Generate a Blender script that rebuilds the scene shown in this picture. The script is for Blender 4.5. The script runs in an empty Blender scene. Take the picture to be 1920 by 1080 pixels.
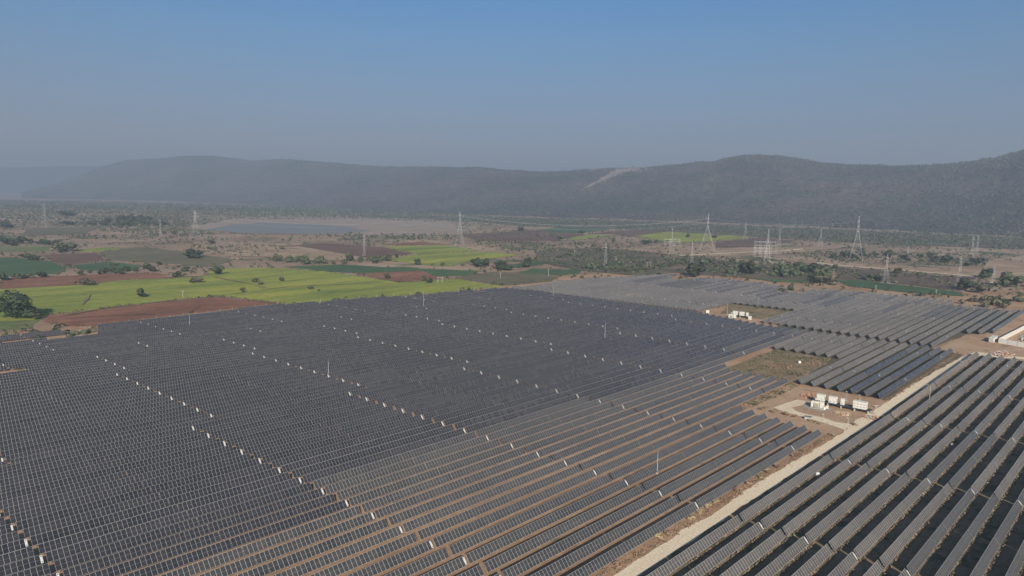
import bpy, bmesh, math, random
import numpy as np
from mathutils import Vector, noise
R_=math.radians
sc=bpy.context.scene
rnd=random.Random(7)

# ---------------------------------------------------------------- camera, world, sun, exposure
CAMR=np.array([[0.67417895,-0.73836424,0.01734882],[-0.07906229,-0.09550447,-0.99228426],[0.73432411,0.66760553,-0.12276387]])
CAMC=np.array([-110.868,-91.292,82.85]); F=1400.0
cam=bpy.data.cameras.new('camera'); camo=bpy.data.objects.new('camera',cam); sc.collection.objects.link(camo); sc.camera=camo
cam.sensor_width=36; cam.lens=36*F/1920; cam.clip_start=1; cam.clip_end=40000
from mathutils import Matrix
m=Matrix.Identity(4)
for r in range(3):
    m[r][0]=CAMR[0][r]; m[r][1]=-CAMR[1][r]; m[r][2]=-CAMR[2][r]; m[r][3]=CAMC[r]
camo.matrix_world=m
SUN_EL=24.0; SHDIR=47.0     # shadows fall 47 degrees from +X
w=bpy.data.worlds.new("World"); sc.world=w; w.use_nodes=True
nt=w.node_tree; bg=nt.nodes['Background']
sk=nt.nodes.new('ShaderNodeTexSky'); sk.sky_type='NISHITA'; sk.sun_disc=False
sk.sun_elevation=R_(SUN_EL); sk.sun_rotation=R_(223); sk.air_density=1.0; sk.dust_density=0.6; sk.ozone_density=2.0; sk.altitude=300
tc=nt.nodes.new('ShaderNodeTexCoord'); sx=nt.nodes.new('ShaderNodeSeparateXYZ'); cr=nt.nodes.new('ShaderNodeValToRGB'); mx=nt.nodes.new('ShaderNodeMix'); mx.data_type='RGBA'; mx.blend_type='MULTIPLY'; mx.inputs[0].default_value=1
nt.links.new(tc.outputs['Generated'],sx.inputs[0]); nt.links.new(sx.outputs[2],cr.inputs[0])
# the dull smog layer low in the sky: the clear-sky model tinted by elevation
SKYT=[(0.0,(.55,.53,.67)),(.047,(.55,.53,.67)),(.077,(.54,.53,.67)),(.13,(.56,.62,.76)),(.19,(.53,.73,.90)),(.25,(.42,.78,1.06)),(.6,(.62,.82,1.))]
while len(cr.color_ramp.elements)<len(SKYT): cr.color_ramp.elements.new(.5)
for e_,(p_,c_) in zip(cr.color_ramp.elements,SKYT): e_.position=p_; e_.color=(*c_,1)
nt.links.new(sk.outputs[0],mx.inputs[6]); nt.links.new(cr.outputs[0],mx.inputs[7]); nt.links.new(mx.outputs[2],bg.inputs[0]); bg.inputs[1].default_value=0.064
sl=bpy.data.lights.new('sun','SUN'); so=bpy.data.objects.new('sun',sl); sc.collection.objects.link(so)
sl.energy=5.0; sl.angle=R_(0.6); sl.color=(1,0.91,0.77)
a=R_(SHDIR); e=R_(SUN_EL)
so.rotation_euler=Vector((math.cos(a)*math.cos(e),math.sin(a)*math.cos(e),-math.sin(e))).to_track_quat('-Z','Y').to_euler()
sc.view_settings.view_transform='Standard'; sc.view_settings.look='None'; sc.view_settings.gamma=1; sc.view_settings.exposure=0.50
sc.render.engine='CYCLES'; sc.cycles.volume_bounces=1; sc.cycles.max_bounces=6

# ---------------------------------------------------------------- terrain model and pixel -> ground
def zt(X,Y): return min(max(0.,(X-200)*.0155),6.2)-min(max(0.,(Y-160)*.0055),1.5)
def ray(x,y): return CAMR.T@np.array([(x-960)/F,(y-540)/F,1.])
def at(x,y,h=0.):
    d=ray(x,y); z=h
    for _ in range(30):
        k=(z-CAMC[2])/d[2]; p=CAMC+k*d
        z=.5*z+.5*(h+zt(p[0],p[1]))
    return Vector((p[0],p[1],p[2]-h if h else zt(p[0],p[1])))
def depth(p): return float(CAMR[2]@(np.array(p)-CAMC))
def proj(p):
    q=CAMR@(np.array(p)-CAMC)
    return 960+F*q[0]/q[2],540+F*q[1]/q[2],q[2]

# ---------------------------------------------------------------- helpers
class MB:
    def __init__(s): s.v=[];s.f=[];s.m=[];s.uv={}
    def face(s,pts,mi=0,uv=None):
        n=len(s.v); s.v+= [tuple(p) for p in pts]; s.f.append(tuple(range(n,n+len(pts)))); s.m.append(mi)
        if uv: s.uv[len(s.f)-1]=uv
    def box(s,c,size,mi=0,M=None):
        hx,hy,hz=size[0]/2,size[1]/2,size[2]/2; n=len(s.v)
        for i in range(8):
            p=Vector((hx*(1 if i&1 else -1),hy*(1 if i&2 else -1),hz*(1 if i&4 else -1)))
            if M: p=M@p
            s.v.append((c[0]+p[0],c[1]+p[1],c[2]+p[2]))
        for q in ((0,2,3,1),(4,5,7,6),(0,1,5,4),(2,6,7,3),(0,4,6,2),(1,3,7,5)):
            s.f.append(tuple(n+i for i in q)); s.m.append(mi)
    def tube(s,a,b,r,n=4,mi=0,r2=None):
        a=Vector(a);b=Vector(b);d=(b-a)
        if d.length<1e-6:return
        d.normalize(); u=d.orthogonal().normalized(); w_=d.cross(u); k=len(s.v); r2=r if r2 is None else r2
        for p,rr in ((a,r),(b,r2)):
            for i in range(n):
                t=2*math.pi*i/n; s.v.append(tuple(p+u*rr*math.cos(t)+w_*rr*math.sin(t)))
        for i in range(n):
            j=(i+1)%n; s.f.append((k+i,k+j,k+n+j,k+n+i)); s.m.append(mi)
        s.f.append(tuple(k+n-1-i for i in range(n))); s.m.append(mi)
        s.f.append(tuple(k+n+i for i in range(n))); s.m.append(mi)
    def mesh(s,name,mats):
        me=bpy.data.meshes.new(name); me.from_pydata(s.v,[],s.f)
        for mt in (mats if isinstance(mats,(list,tuple)) else [mats]): me.materials.append(mt)
        me.polygons.foreach_set('material_index',s.m)
        if s.uv:
            ul=me.uv_layers.new(name='UVMap')
            for fi,uv in s.uv.items():
                for li,c in zip(me.polygons[fi].loop_indices,uv): ul.data[li].uv=c
        me.update(); return me
    def build(s,name,mats,parent=None,loc=None):
        return link(name,s.mesh(name,mats),parent,loc)
def link(name,me,parent=None,loc=None):
    o=bpy.data.objects.new(name,me); sc.collection.objects.link(o)
    if parent: o.parent=parent
    if loc is not None: o.location=loc
    return o
def empty(name,loc,rz=0.):
    o=bpy.data.objects.new(name,None); sc.collection.objects.link(o); o.location=loc; o.rotation_euler=(0,0,rz); o.empty_display_size=.5; return o
def tag(o,label=None,cat=None,group=None,kind=None):
    if label:o['label']=label
    if cat:o['category']=cat
    if group:o['group']=group
    if kind:o['kind']=kind
    return o

# ---------------------------------------------------------------- materials
def mat(name,rough=.9):
    m=bpy.data.materials.new(name); m.use_nodes=True; n=m.node_tree; b=n.nodes['Principled BSDF']; b.inputs['Roughness'].default_value=rough
    b.inputs['Specular IOR Level'].default_value=.25
    return m,n,b
def N(n,t,**k):
    x=n.nodes.new(t)
    for a_,v in k.items(): setattr(x,a_,v)
    return x
def posn(n,scale=(1,1,1),rot=0.):
    g=N(n,'ShaderNodeNewGeometry'); mp=N(n,'ShaderNodeMapping'); mp.inputs['Scale'].default_value=scale; mp.inputs['Rotation'].default_value=(0,0,rot)
    n.links.new(g.outputs['Position'],mp.inputs['Vector']); return mp.outputs[0]
def nz(n,vec,scale,detail=4,rough=.55):
    x=N(n,'ShaderNodeTexNoise'); x.inputs['Scale'].default_value=scale; x.inputs['Detail'].default_value=detail; x.inputs['Roughness'].default_value=rough
    n.links.new(vec,x.inputs['Vector']); return x.outputs['Fac']
def ramp(n,fac,stops,interp='LINEAR'):
    r=N(n,'ShaderNodeValToRGB'); r.color_ramp.interpolation=interp; el=r.color_ramp.elements
    while len(el)<len(stops): el.new(.5)
    for e_,(p,c) in zip(el,stops): e_.position=p; e_.color=(*c,1) if len(c)==3 else c
    n.links.new(fac,r.inputs[0]); return r.outputs[0]
def mix(n,f,a_,b_,bt='MIX'):
    x=N(n,'ShaderNodeMix',data_type='RGBA',blend_type=bt)
    for s_,v in ((0,f),(6,a_),(7,b_)):
        if isinstance(v,(int,float)): x.inputs[s_].default_value=v
        elif isinstance(v,tuple): x.inputs[s_].default_value=(*v,1)
        else: n.links.new(v,x.inputs[s_])
    return x.outputs[2]
def math_(n,op,a_,b_=0.,c_=None):
    x=N(n,'ShaderNodeMath',operation=op)
    for i,v in enumerate((a_,b_) if c_ is None else (a_,b_,c_)):
        if isinstance(v,(int,float)): x.inputs[i].default_value=v
        else: n.links.new(v,x.inputs[i])
    return x.outputs[0]
def plain(name,c,rough=.7,metal=0.,var=.12,scale=1.5):
    m,n,b=mat(name,rough); b.inputs['Metallic'].default_value=metal
    f=nz(n,posn(n),scale,3); d=tuple(x*(1-var) for x in c); l=tuple(min(1,x*(1+var)) for x in c)
    n.links.new(ramp(n,f,[(.3,d),(.7,l)]),b.inputs['Base Color']); return m
def soil(name,c1,c2,c3,s1=.02,s2=.3,stretch=(1,1,1),rot=0.,patch=None,furrow=None,bump=.0):
    """three tones over two noise scales; furrow=(rot,spacing,strength) adds plough lines / crop rows"""
    m,n,b=mat(name,.95); p=posn(n,stretch,rot)
    big=nz(n,p,s1,5,.6); fine=nz(n,posn(n),s2,4,.6)
    col=ramp(n,big,[(.33,c1),(.5,c2),(.68,c3)])
    col=mix(n,math_(n,'MULTIPLY',ramp(n,fine,[(.3,(0,0,0)),(.75,(1,1,1))]),.5),col,mix(n,.5,col,c1,'MIX'))
    v=ramp(n,fine,[(.25,(.72,.72,.72)),(.75,(1.18,1.18,1.18))]); col=mix(n,1.,col,v,'MULTIPLY')
    if patch:
        pf=nz(n,posn(n),patch[1],4,.6); col=mix(n,ramp(n,pf,[(patch[2],(0,0,0)),(patch[2]+.08,(1,1,1))]),col,patch[0])
    if furrow:
        st=nz(n,posn(n,(1,9,1),furrow[0]),.03,4,.65)
        lo=1-furrow[2]*2.2; hi=1+furrow[2]; col=mix(n,1.,col,ramp(n,st,[(.3,(lo,lo,lo)),(.7,(hi,hi,hi))]),'MULTIPLY')
    n.links.new(col,b.inputs['Base Color'])
    if bump:
        bp=N(n,'ShaderNodeBump'); bp.inputs['Strength'].default_value=1; bp.inputs['Distance'].default_value=bump
        n.links.new(nz(n,posn(n),s2*1.5,4,.7),bp.inputs['Height']); n.links.new(bp.outputs[0],b.inputs['Normal'])
    return m

def module_mat(name,cell_a,cell_b,dust,dustcol,rough,line,fc=.58):
    m,n,b=mat(name,rough)
    uv=N(n,'ShaderNodeUVMap'); uv.uv_map='UVMap'; sp=N(n,'ShaderNodeSeparateXYZ'); n.links.new(uv.outputs[0],sp.inputs[0])
    u,v=sp.outputs[0],sp.outputs[1]
    fu=math_(n,'FRACT',u); fl=math_(n,'FLOOR',u)
    wn=N(n,'ShaderNodeTexWhiteNoise',noise_dimensions='2D'); cb=N(n,'ShaderNodeCombineXYZ'); oi=N(n,'ShaderNodeObjectInfo')
    n.links.new(fl,cb.inputs[0]); n.links.new(math_(n,'MULTIPLY',oi.outputs['Random'],97.),cb.inputs[1]); n.links.new(cb.outputs[0],wn.inputs['Vector'])
    cell=mix(n,wn.outputs['Value'],cell_a,cell_b)
    # dust film: broad drifts plus module to module differences
    df=nz(n,posn(n),.018,4,.6); df2=nz(n,posn(n,(1,16,1)),.011,4,.65)
    d=math_(n,'MULTIPLY_ADD',df,1.1,math_(n,'MULTIPLY',df2,1.5))
    d=math_(n,'ADD',math_(n,'SUBTRACT',d,.62),math_(n,'MULTIPLY',math_(n,'SUBTRACT',wn.outputs['Value'],.5),.22))
    d=math_(n,'MINIMUM',math_(n,'MAXIMUM',math_(n,'MULTIPLY',d,dust),0.),1.)
    cell=mix(n,d,cell,dustcol)
    # frame lines between modules, rim, and the faint busbar gap across the middle
    eu=math_(n,'ABSOLUTE',math_(n,'SUBTRACT',fu,.5)); ev=math_(n,'ABSOLUTE',math_(n,'SUBTRACT',v,.5))
    fr=math_(n,'MAXIMUM',math_(n,'GREATER_THAN',eu,.5-line),math_(n,'GREATER_THAN',ev,.5-.014))
    mid=math_(n,'LESS_THAN',ev,.011)
    cell=mix(n,math_(n,'MULTIPLY',mid,.30),cell,(.45,.46,.48))
    col=mix(n,fr,cell,(fc,fc,fc))
    n.links.new(col,b.inputs['Base Color'])
    n.links.new(math_(n,'MULTIPLY_ADD',d,.45,rough),b.inputs['Roughness'])
    b.inputs['Specular IOR Level'].default_value=.5
    return m
M={}
M['mod_clean']=module_mat('module_clean',(.017,.019,.025),(.024,.024,.030),.23,(.12,.112,.112),.20,.026,.40)
M['mod_grey']=module_mat('module_dusty',(.022,.024,.028),(.031,.030,.030),.32,(.17,.155,.142),.30,.028,.50)
M['mod_brown']=module_mat('module_brown_dust',(.034,.035,.037),(.046,.041,.039),.50,(.19,.167,.148),.42,.032,.58)
M['mod_vdusty']=module_mat('module_very_dusty',(.05,.045,.04),(.06,.05,.045),.75,(.24,.19,.155),.5,.024)
M['frame']=plain('galvanised_steel',(.42,.42,.43),.5,.35)
M['backs']=plain('module_back',(.10,.10,.11),.6)
M['plate']=plain('white_painted_plate',(.60,.59,.57),.45,0,.05)
M['wht']=plain('white_enamel',(.70,.68,.62),.5,0,.06)
M['cream']=plain('cream_enamel',(.66,.64,.55),.5,0,.08)
M['dark']=plain('dark_steel',(.05,.05,.055),.6)
M['conc']=plain('concrete',(.42,.39,.35),.9)
M['steel']=plain('tower_steel',(.46,.46,.47),.6,.2)
M['wire']=plain('conductor_aluminium',(.36,.36,.37),.5,.4)
M['blue_dark']=plain('vent_grey',(.16,.17,.18),.6)
M['brick']=plain('brick_rubble',(.36,.17,.11),.9,0,.35,.8)
M['rock']=plain('grey_blue_stone',(.17,.19,.23),.9,0,.5,.9)
M['bark']=plain('bark',(.12,.09,.06),.95)
def leafmat(name,c):
    m,n,b=mat(name,.75); f=nz(n,posn(n),.35,3)
    oi=N(n,'ShaderNodeObjectInfo')
    col=ramp(n,f,[(.3,tuple(x*.6 for x in c)),(.7,tuple(x*1.35 for x in c))])
    hs=N(n,'ShaderNodeHueSaturation'); n.links.new(col,hs.inputs['Color']); n.links.new(math_(n,'MULTIPLY_ADD',oi.outputs['Random'],.06,.47),hs.inputs['Hue']); n.links.new(math_(n,'MULTIPLY_ADD',oi.outputs['Random'],.5,.75),hs.inputs['Value'])
    n.links.new(hs.outputs[0],b.inputs['Base Color']); return m
M['leaf_dark']=leafmat('leaves_dark',(.045,.060,.030))
M['leaf_mid']=leafmat('leaves_mid',(.09,.105,.055))
M['leaf_grey']=leafmat('leaves_greybrown',(.10,.092,.060))
M['leaf_dry']=leafmat('leaves_dry',(.30,.22,.14))
M['leaf_olive']=leafmat('leaves_olive',(.16,.145,.08))
M['ground']=soil('dry_plain',(.22,.155,.105),(.34,.23,.155),(.46,.34,.235),.008,.12,patch=((.10,.11,.055),.010,.56))
M['siteground']=soil('site_soil',(.33,.195,.11),(.43,.265,.155),(.48,.32,.20),.03,.6,patch=((.20,.17,.09),.09,.60))
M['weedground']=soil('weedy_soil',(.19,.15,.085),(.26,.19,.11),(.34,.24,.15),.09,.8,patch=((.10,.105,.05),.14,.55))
M['shadedweed']=soil('weedy_soil_shaded',(.10,.088,.05),(.14,.115,.07),(.21,.15,.095),.07,.7)  # weedy soil with the shade between panel rows put into its colour
M['road']=soil('pale_murram_road',(.72,.58,.40),(.82,.68,.48),(.87,.74,.55),.10,1.4,(.12,1.6,1))
M['padsoil']=soil('orange_pad_soil',(.40,.245,.145),(.46,.30,.19),(.50,.35,.23),.05,.8,patch=((.28,.19,.12),.12,.58))
M['mustard']=soil('mustard_crop',(.165,.215,.045),(.30,.325,.055),(.42,.40,.065),.012,.22,(.5,2.2,1),.2,furrow=(.25,5.,.13))
M['green']=soil('young_wheat',(.055,.105,.04),(.07,.13,.05),(.10,.15,.06),.012,.1,furrow=(.6,7.,.10))
M['pale_green']=soil('pale_crop',(.13,.17,.06),(.18,.20,.08),(.22,.22,.10),.012,.1,furrow=(.3,7.,.10))
M['olive']=soil('sparse_crop',(.13,.12,.065),(.17,.15,.085),(.20,.16,.10),.01,.1,furrow=(.5,8.,.12))
M['red']=soil('ploughed_red_soil',(.19,.085,.048),(.27,.125,.072),(.33,.165,.10),.012,.15,(1,2.5,1),.3,furrow=(.35,4.,.10))
M['brown']=soil('ploughed_brown_soil',(.125,.075,.052),(.17,.10,.07),(.20,.125,.09),.012,.15,furrow=(.4,5.,.12))
M['darkplough']=soil('dark_fallow_soil',(.10,.072,.055),(.14,.098,.07),(.17,.12,.085),.012,.12)
M['tan']=soil('bare_tan_soil',(.30,.20,.125),(.38,.27,.175),(.46,.34,.23),.02,.2,patch=((.20,.16,.10),.03,.58))
M['verge']=leafmat('verge_weeds',(.14,.13,.07))
M['sand']=soil('lake_bank_sand',(.30,.22,.17),(.36,.28,.22),(.42,.33,.26),.01,.05,(1,3,1))
M['scrubfloor']=soil('scrub_floor',(.09,.085,.05),(.13,.11,.07),(.26,.18,.125),.015,.1)
mw,n_,b_=mat('lake_water',.55); b_.inputs['Base Color'].default_value=(.21,.20,.18,1); b_.inputs['Specular IOR Level'].default_value=.5
bp=N(n_,'ShaderNodeBump'); bp.inputs['Strength'].default_value=.25; bp.inputs['Distance'].default_value=.3; n_.links.new(nz(n_,posn(n_),.2,3),bp.inputs['Height']); n_.links.new(bp.outputs[0],b_.inputs['Normal']); M['water']=mw

# ---------------------------------------------------------------- ground sheet (one), fields and roads as sheets above it
KX=[200.,600.]; KY=[160.,432.72727272]
def gridlines(lo,hi,k): return sorted(set([lo,hi]+k))
gx=gridlines(-4000.,12500.,[-600.,200.,600.,2000.,5000.]); gy=gridlines(-4000.,12500.,[-600.,160.,432.72727272,1500.,4000.])
g=MB(); idx={}
for i,x in enumerate(gx):
    for j,y in enumerate(gy): idx[i,j]=len(g.v); g.v.append((x,y,zt(x,y)))
for i in range(len(gx)-1):
    for j in range(len(gy)-1): g.f.append((idx[i,j],idx[i+1,j],idx[i+1,j+1],idx[i,j+1])); g.m.append(0)
tag(g.build('ground',M['ground']),kind='structure')
def clip(poly,ax,val,keep_lo):
    out=[]
    for i in range(len(poly)):
        p,q=poly[i],poly[(i+1)%len(poly)]
        a_=(p[ax]<=val)==keep_lo or p[ax]==val; b2=(q[ax]<=val)==keep_lo or q[ax]==val
        if a_: out.append(p)
        if a_!=b2:
            t=(val-p[ax])/(q[ax]-p[ax]); r=[p[0]+t*(q[0]-p[0]),p[1]+t*(q[1]-p[1])]; r[ax]=val; out.append(tuple(r))
    return out
def rough_edge(poly,step,amp,seed=0):
    out=[]
    for i in range(len(poly)):
        p,q=poly[i],poly[(i+1)%len(poly)]; L=math.hypot(q[0]-p[0],q[1]-p[1]); n=max(1,int(L/step)); nx,ny=(-(q[1]-p[1])/L,(q[0]-p[0])/L) if L else (0,0)
        for k in range(n):
            t=k/n; x=p[0]+(q[0]-p[0])*t; y=p[1]+(q[1]-p[1])*t
            d=0 if k==0 else amp*noise.noise((x/step/2.3,y/step/2.3,seed))*1.6
            out.append((x+nx*d,y+ny*d))
    return out
from mathutils.geometry import tessellate_polygon
def sheet(name,poly,material,h,step=12.,amp=1.,kind='structure',px=True):
    P=[tuple(at(*p)[:2]) for p in poly] if px else [tuple(p) for p in poly]
    if amp: P=rough_edge(P,step,amp,h*10)
    bmx=bmesh.new(); vs=[bmx.verts.new((x,y,0)) for x,y in P]; tris=tessellate_polygon([[Vector((x,y,0)) for x,y in P]])
    for t in tris:
        try: bmx.faces.new([vs[i] for i in t])
        except ValueError: pass
    for co,no in [((x,0,0),(1,0,0)) for x in KX]+[((0,y,0),(0,1,0)) for y in KY]:
        bmesh.ops.bisect_plane(bmx,geom=list(bmx.verts)+list(bmx.edges)+list(bmx.faces),plane_co=co,plane_no=no)
    for v_ in bmx.verts: v_.co.z=zt(v_.co.x,v_.co.y)+h
    bmesh.ops.recalc_face_normals(bmx,faces=bmx.faces)
    for f_ in bmx.faces:
        if f_.normal.z<0: f_.normal_flip()
    me=bpy.data.meshes.new(name); bmx.to_mesh(me); bmx.free(); me.materials.append(material)
    o=link(name,me); tag(o,kind=kind); return o
# site soil under the whole solar plant
sheet('site_ground',[(-300,-400),(700,-400),(700,20),(620,60),(590,190),(610,330),(450,385),(330,392),(60,412),(-300,420)],M['siteground'],.01,20,2,px=False)
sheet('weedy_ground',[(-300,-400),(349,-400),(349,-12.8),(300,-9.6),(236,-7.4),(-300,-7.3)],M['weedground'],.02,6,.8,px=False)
sheet('weedy_ground',[(222,-4.5),(222,36),(282,44),(284,74),(346,76),(348,112),(352,100),(420,113),(421,165),(505,165),(548,110),(533,40),(533,-7),(428,-7),(412,5),(350,11),(345,-5.5)],M['shadedweed'],.016,9,1.2,px=False)  # weeds under the mid and east blocks, darkened to paint in row-gap shade
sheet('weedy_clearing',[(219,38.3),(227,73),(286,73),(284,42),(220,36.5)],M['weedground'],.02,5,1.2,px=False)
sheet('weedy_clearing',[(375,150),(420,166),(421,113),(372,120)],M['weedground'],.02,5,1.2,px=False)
sheet('dirt_pad',[(158,-3.5),(159,37),(218,38.5),(221,-3.5)],M['padsoil'],.02,6,1.,px=False)
sheet('dirt_pad',[(345,-4),(352,8),(410,6),(420,-2),(560,-5),(575,-60),(352,-60),(351,-14)],M['padsoil'],.02,6,1.,px=False)
sheet('dirt_pad',[(352,112),(372,118),(376,146),(362,140)],M['padsoil'],.024,6,1.,px=False)
# main road and branches
rl=[(-80,-3.5),(-10,-3.4),(20,-3.9),(38,-3.6),(56,-3.5),(67,-4.2),(78,-3.4),(105,-3.2),(126,-3.8),(152,-4.6),(169,-4.2),(181,-2.9),(204,-3.3),(248,-3.3),(297,-4.8),(325,-5.9),(350,-7.9),(357,-9.5),(358,-14)]
rr=[(347,-13.2),(300,-10.4),(236,-8.0),(183,-7.9),(132,-7.9),(79,-7.8),(30,-7.9),(-10,-7.9),(-80,-7.9)]
sheet('dirt_road',rl+rr,M['road'],.05,2.5,.55,px=False)
sheet('dirt_road',[(347,-14.2),(358,-14),(360,-31),(361,-80),(355,-80),(354,-31),(348,-17)],M['road'],.046,2.5,.4,px=False)
sheet('dirt_road',[(167,-4),(170.6,4),(172.2,10),(174.5,22),(177,27.),(196,25),(197,19),(182.5,21.8),(178.3,18),(177.,6.6),(175.,2),(177,-3.4)],M['road'],.046,2.,.4,px=False)
sheet('gravel_bed',[(185.5,9.5),(185.5,18.5),(193,19.5),(193,9)],plain('grey_gravel',(.34,.30,.26),.95,0,.3,1.2),.04,2,.3,px=False)
# fields, outlines traced as seen and laid where they stand
FIELDS=[
('ploughed_field',[(0,543),(0,522),(100,518),(270,511),(330,516),(333,521),(233,525),(160,533)],'red'),
('mustard_field',[(-60,545),(0,542),(160,534),(233,525),(333,521),(385,518),(400,504),(500,502),(590,507),(640,513),(747,530),(800,527),(853,523),(945,537),(807,551),(640,562),(567,571),(520,568),(410,555),(333,562),(200,577),(90,590),(75,600),(-60,606)],'mustard'),
('ploughed_field',[(90,592),(200,579),(333,564),(410,557),(520,569),(520,574),(390,589),(183,612),(130,612),(80,603)],'red'),
('grass_field',[(-60,604),(75,600),(60,616),(-60,626)],'pale_green'),
('green_field',[(-60,484),(20,483),(95,490),(128,503),(115,513),(10,518),(-60,519)],'green'),
('green_field',[(130,498),(200,491),(265,497),(250,508),(165,508)],'green'),
('sparse_field',[(187,473),(260,463),(330,470),(440,487),(400,500),(290,493),(200,488)],'olive'),
('ploughed_field',[(80,478),(180,474),(200,488),(125,497),(95,489)],'brown'),
('pale_field',[(-40,460),(95,463),(90,471),(-40,473)],'pale_green'),
('mustard_field',[(145,468),(200,464),(235,465),(190,472),(152,473)],'mustard'),
('green_field',[(530,500),(640,496),(760,503),(900,508),(880,517),(800,520),(640,511),(590,507)],'green'),
('ploughed_field',[(667,513),(790,508),(825,522),(800,526),(747,529)],'red'),
('sparse_field',[(853,521),(920,510),(965,511),(1050,518),(1035,528),(945,536)],'olive'),
('green_field',[(967,511),(1000,504),(1090,506),(1085,514),(1052,517)],'green'),
('mustard_field',[(717,463),(760,461),(830,460),(903,470),(850,474),(787,477)],'mustard'),
('mustard_field',[(713,488),(793,476),(930,473),(977,479),(887,488),(847,500),(800,497)],'mustard'),
('ploughed_field',[(520,463),(600,456),(717,464),(775,477),(690,483),(560,478)],'brown'),
('ploughed_field',[(720,460),(790,453),(830,458),(760,460)],'red'),
('green_field',[(950,498),(1020,488),(1015,497),(970,502)],'green'),
('green_field',[(975,436),(1060,424),(1145,427),(1135,433),(1060,439)],'green'),
('mustard_field',[(1045,445),(1080,440),(1150,441),(1140,444),(1085,450)],'mustard'),
('ploughed_field',[(1100,439),(1150,434),(1220,431),(1260,436),(1180,445),(1150,439)],'brown'),
('mustard_field',[(1190,442),(1260,434),(1345,437),(1425,444),(1340,452),(1283,456),(1230,451)],'mustard'),
('ploughed_field',[(1342,454),(1425,446),(1495,452),(1425,463),(1343,465)],'brown'),
('green_field',[(1380,519),(1420,516),(1525,524),(1515,531),(1450,529)],'green'),
('green_field',[(1570,526),(1620,526),(1800,548),(1807,556),(1700,549),(1590,537)],'green'),
('fallow_field',[(1565,502),(1650,508),(1830,521),(1800,546),(1650,528),(1570,524)],'darkplough'),
('sparse_field',[(1180,517),(1280,500),(1262,512),(1215,518)],'olive'),
('bare_ground',[(1380,529),(1450,533),(1560,541),(1700,553),(1800,560),(1780,569),(1640,556),(1500,546),(1480,551),(1440,536),(1300,524)],'tan'),
('bare_ground',[(1400,480),(1560,490),(1700,499),(1840,512),(1850,490),(1980,470),(1980,530),(1860,530),(1830,519),(1650,506),(1550,499)],'tan'),
('bare_ground',[(1160,466),(1260,459),(1400,470),(1540,462),(1600,462),(1500,474),(1380,482),(1260,480)],'tan'),
('bare_ground',[(410,480),(440,470),(560,462),(700,486),(600,490),(500,482)],'tan'),
('sand_bank',[(350,424),(430,411),(560,403),(700,408),(850,415),(900,428),(860,440),(780,444),(700,441),(640,441),(450,438),(380,431)],'sand'),
('grass_field',[(60,428),(190,424),(160,438),(30,444)],'olive'),
('bare_ground',[(860,440),(1000,432),(1100,440),(1040,452),(900,452)],'brown'),
('scrub_floor',[(1010,470),(1120,465),(1290,480),(1400,495),(1560,500),(1560,530),(1380,520),(1290,514),(1240,508),(1180,516),(1090,508),(1000,490)],'scrubfloor'),
('woodland_floor',[(600,401),(960,408),(1300,419),(1600,433),(1990,449),(1990,470),(1700,460),(1550,453),(1440,446),(1180,430),(1000,424),(700,405)],'scrubfloor'),
('bare_ground',[(300,520),(385,506),(385,518),(333,520)],'tan'),
]
for i,(nm,poly,mt) in enumerate(FIELDS): sheet(nm,poly,M[mt],.08+.012*i,7,2.2)
sheet('lake',[(375,432),(405,428),(432,421),(455,421),(490,417.5),(520,418.5),(560,420),(600,421),(640,425),(672,426),(655,430),(700,433),(650,438),(560,439),(500,437.5),(450,438),(410,434)],M['water'],.70,14,9)
def strip(name,pts,width,material,h):
    W=[at(*p) for p in pts]; L=[];Rr=[]
    for i,p in enumerate(W):
        d=(W[min(i+1,len(W)-1)]-W[max(i-1,0)]); d.z=0; d.normalize(); nrm=Vector((-d.y,d.x,0))*width/2
        L.append((p.x+nrm.x,p.y+nrm.y)); Rr.append((p.x-nrm.x,p.y-nrm.y))
    sheet(name,L+Rr[::-1],material,h,8,.8,px=False)
strip('dirt_track',[(1275,480),(1330,477),(1405,473),(1470,471),(1505,467)],7,M['road'],.62)
strip('dirt_track',[(1530,493),(1570,498),(1620,502),(1700,508),(1780,515),(1835,520)],7,M['road'],.62)
strip('dirt_track',[(1838,470),(1885,471)],8,M['road'],.62)
strip('dirt_track',[(520,456),(640,452),(720,455)],6,M['sand'],.62)
strip('dirt_track',[(183,457),(250,454),(330,452),(400,449)],6,M['sand'],.62)
strip('field_path',[(410,555),(450,550),(513,541),(560,537),(720,530)],1.5,M['weedground'],.62)
strip('field_path',[(400,520),(453,530),(500,541)],1.3,M['weedground'],.62)
strip('field_path',[(75,601),(200,578),(333,563),(410,556),(520,569)],1.8,M['weedground'],.62)
strip('field_path',[(155,572),(170,553)],1.2,M['weedground'],.62)
strip('field_path',[(520,571),(390,587),(183,611)],3.,M['tan'],.60)
strip('wheel_track',[(95,602),(180,594),(230,592),(290,590)],1.2,M['brown'],.60)
strip('wheel_track',[(350,590),(372,577),(300,578),(240,572)],1.0,M['brown'],.60)

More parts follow.
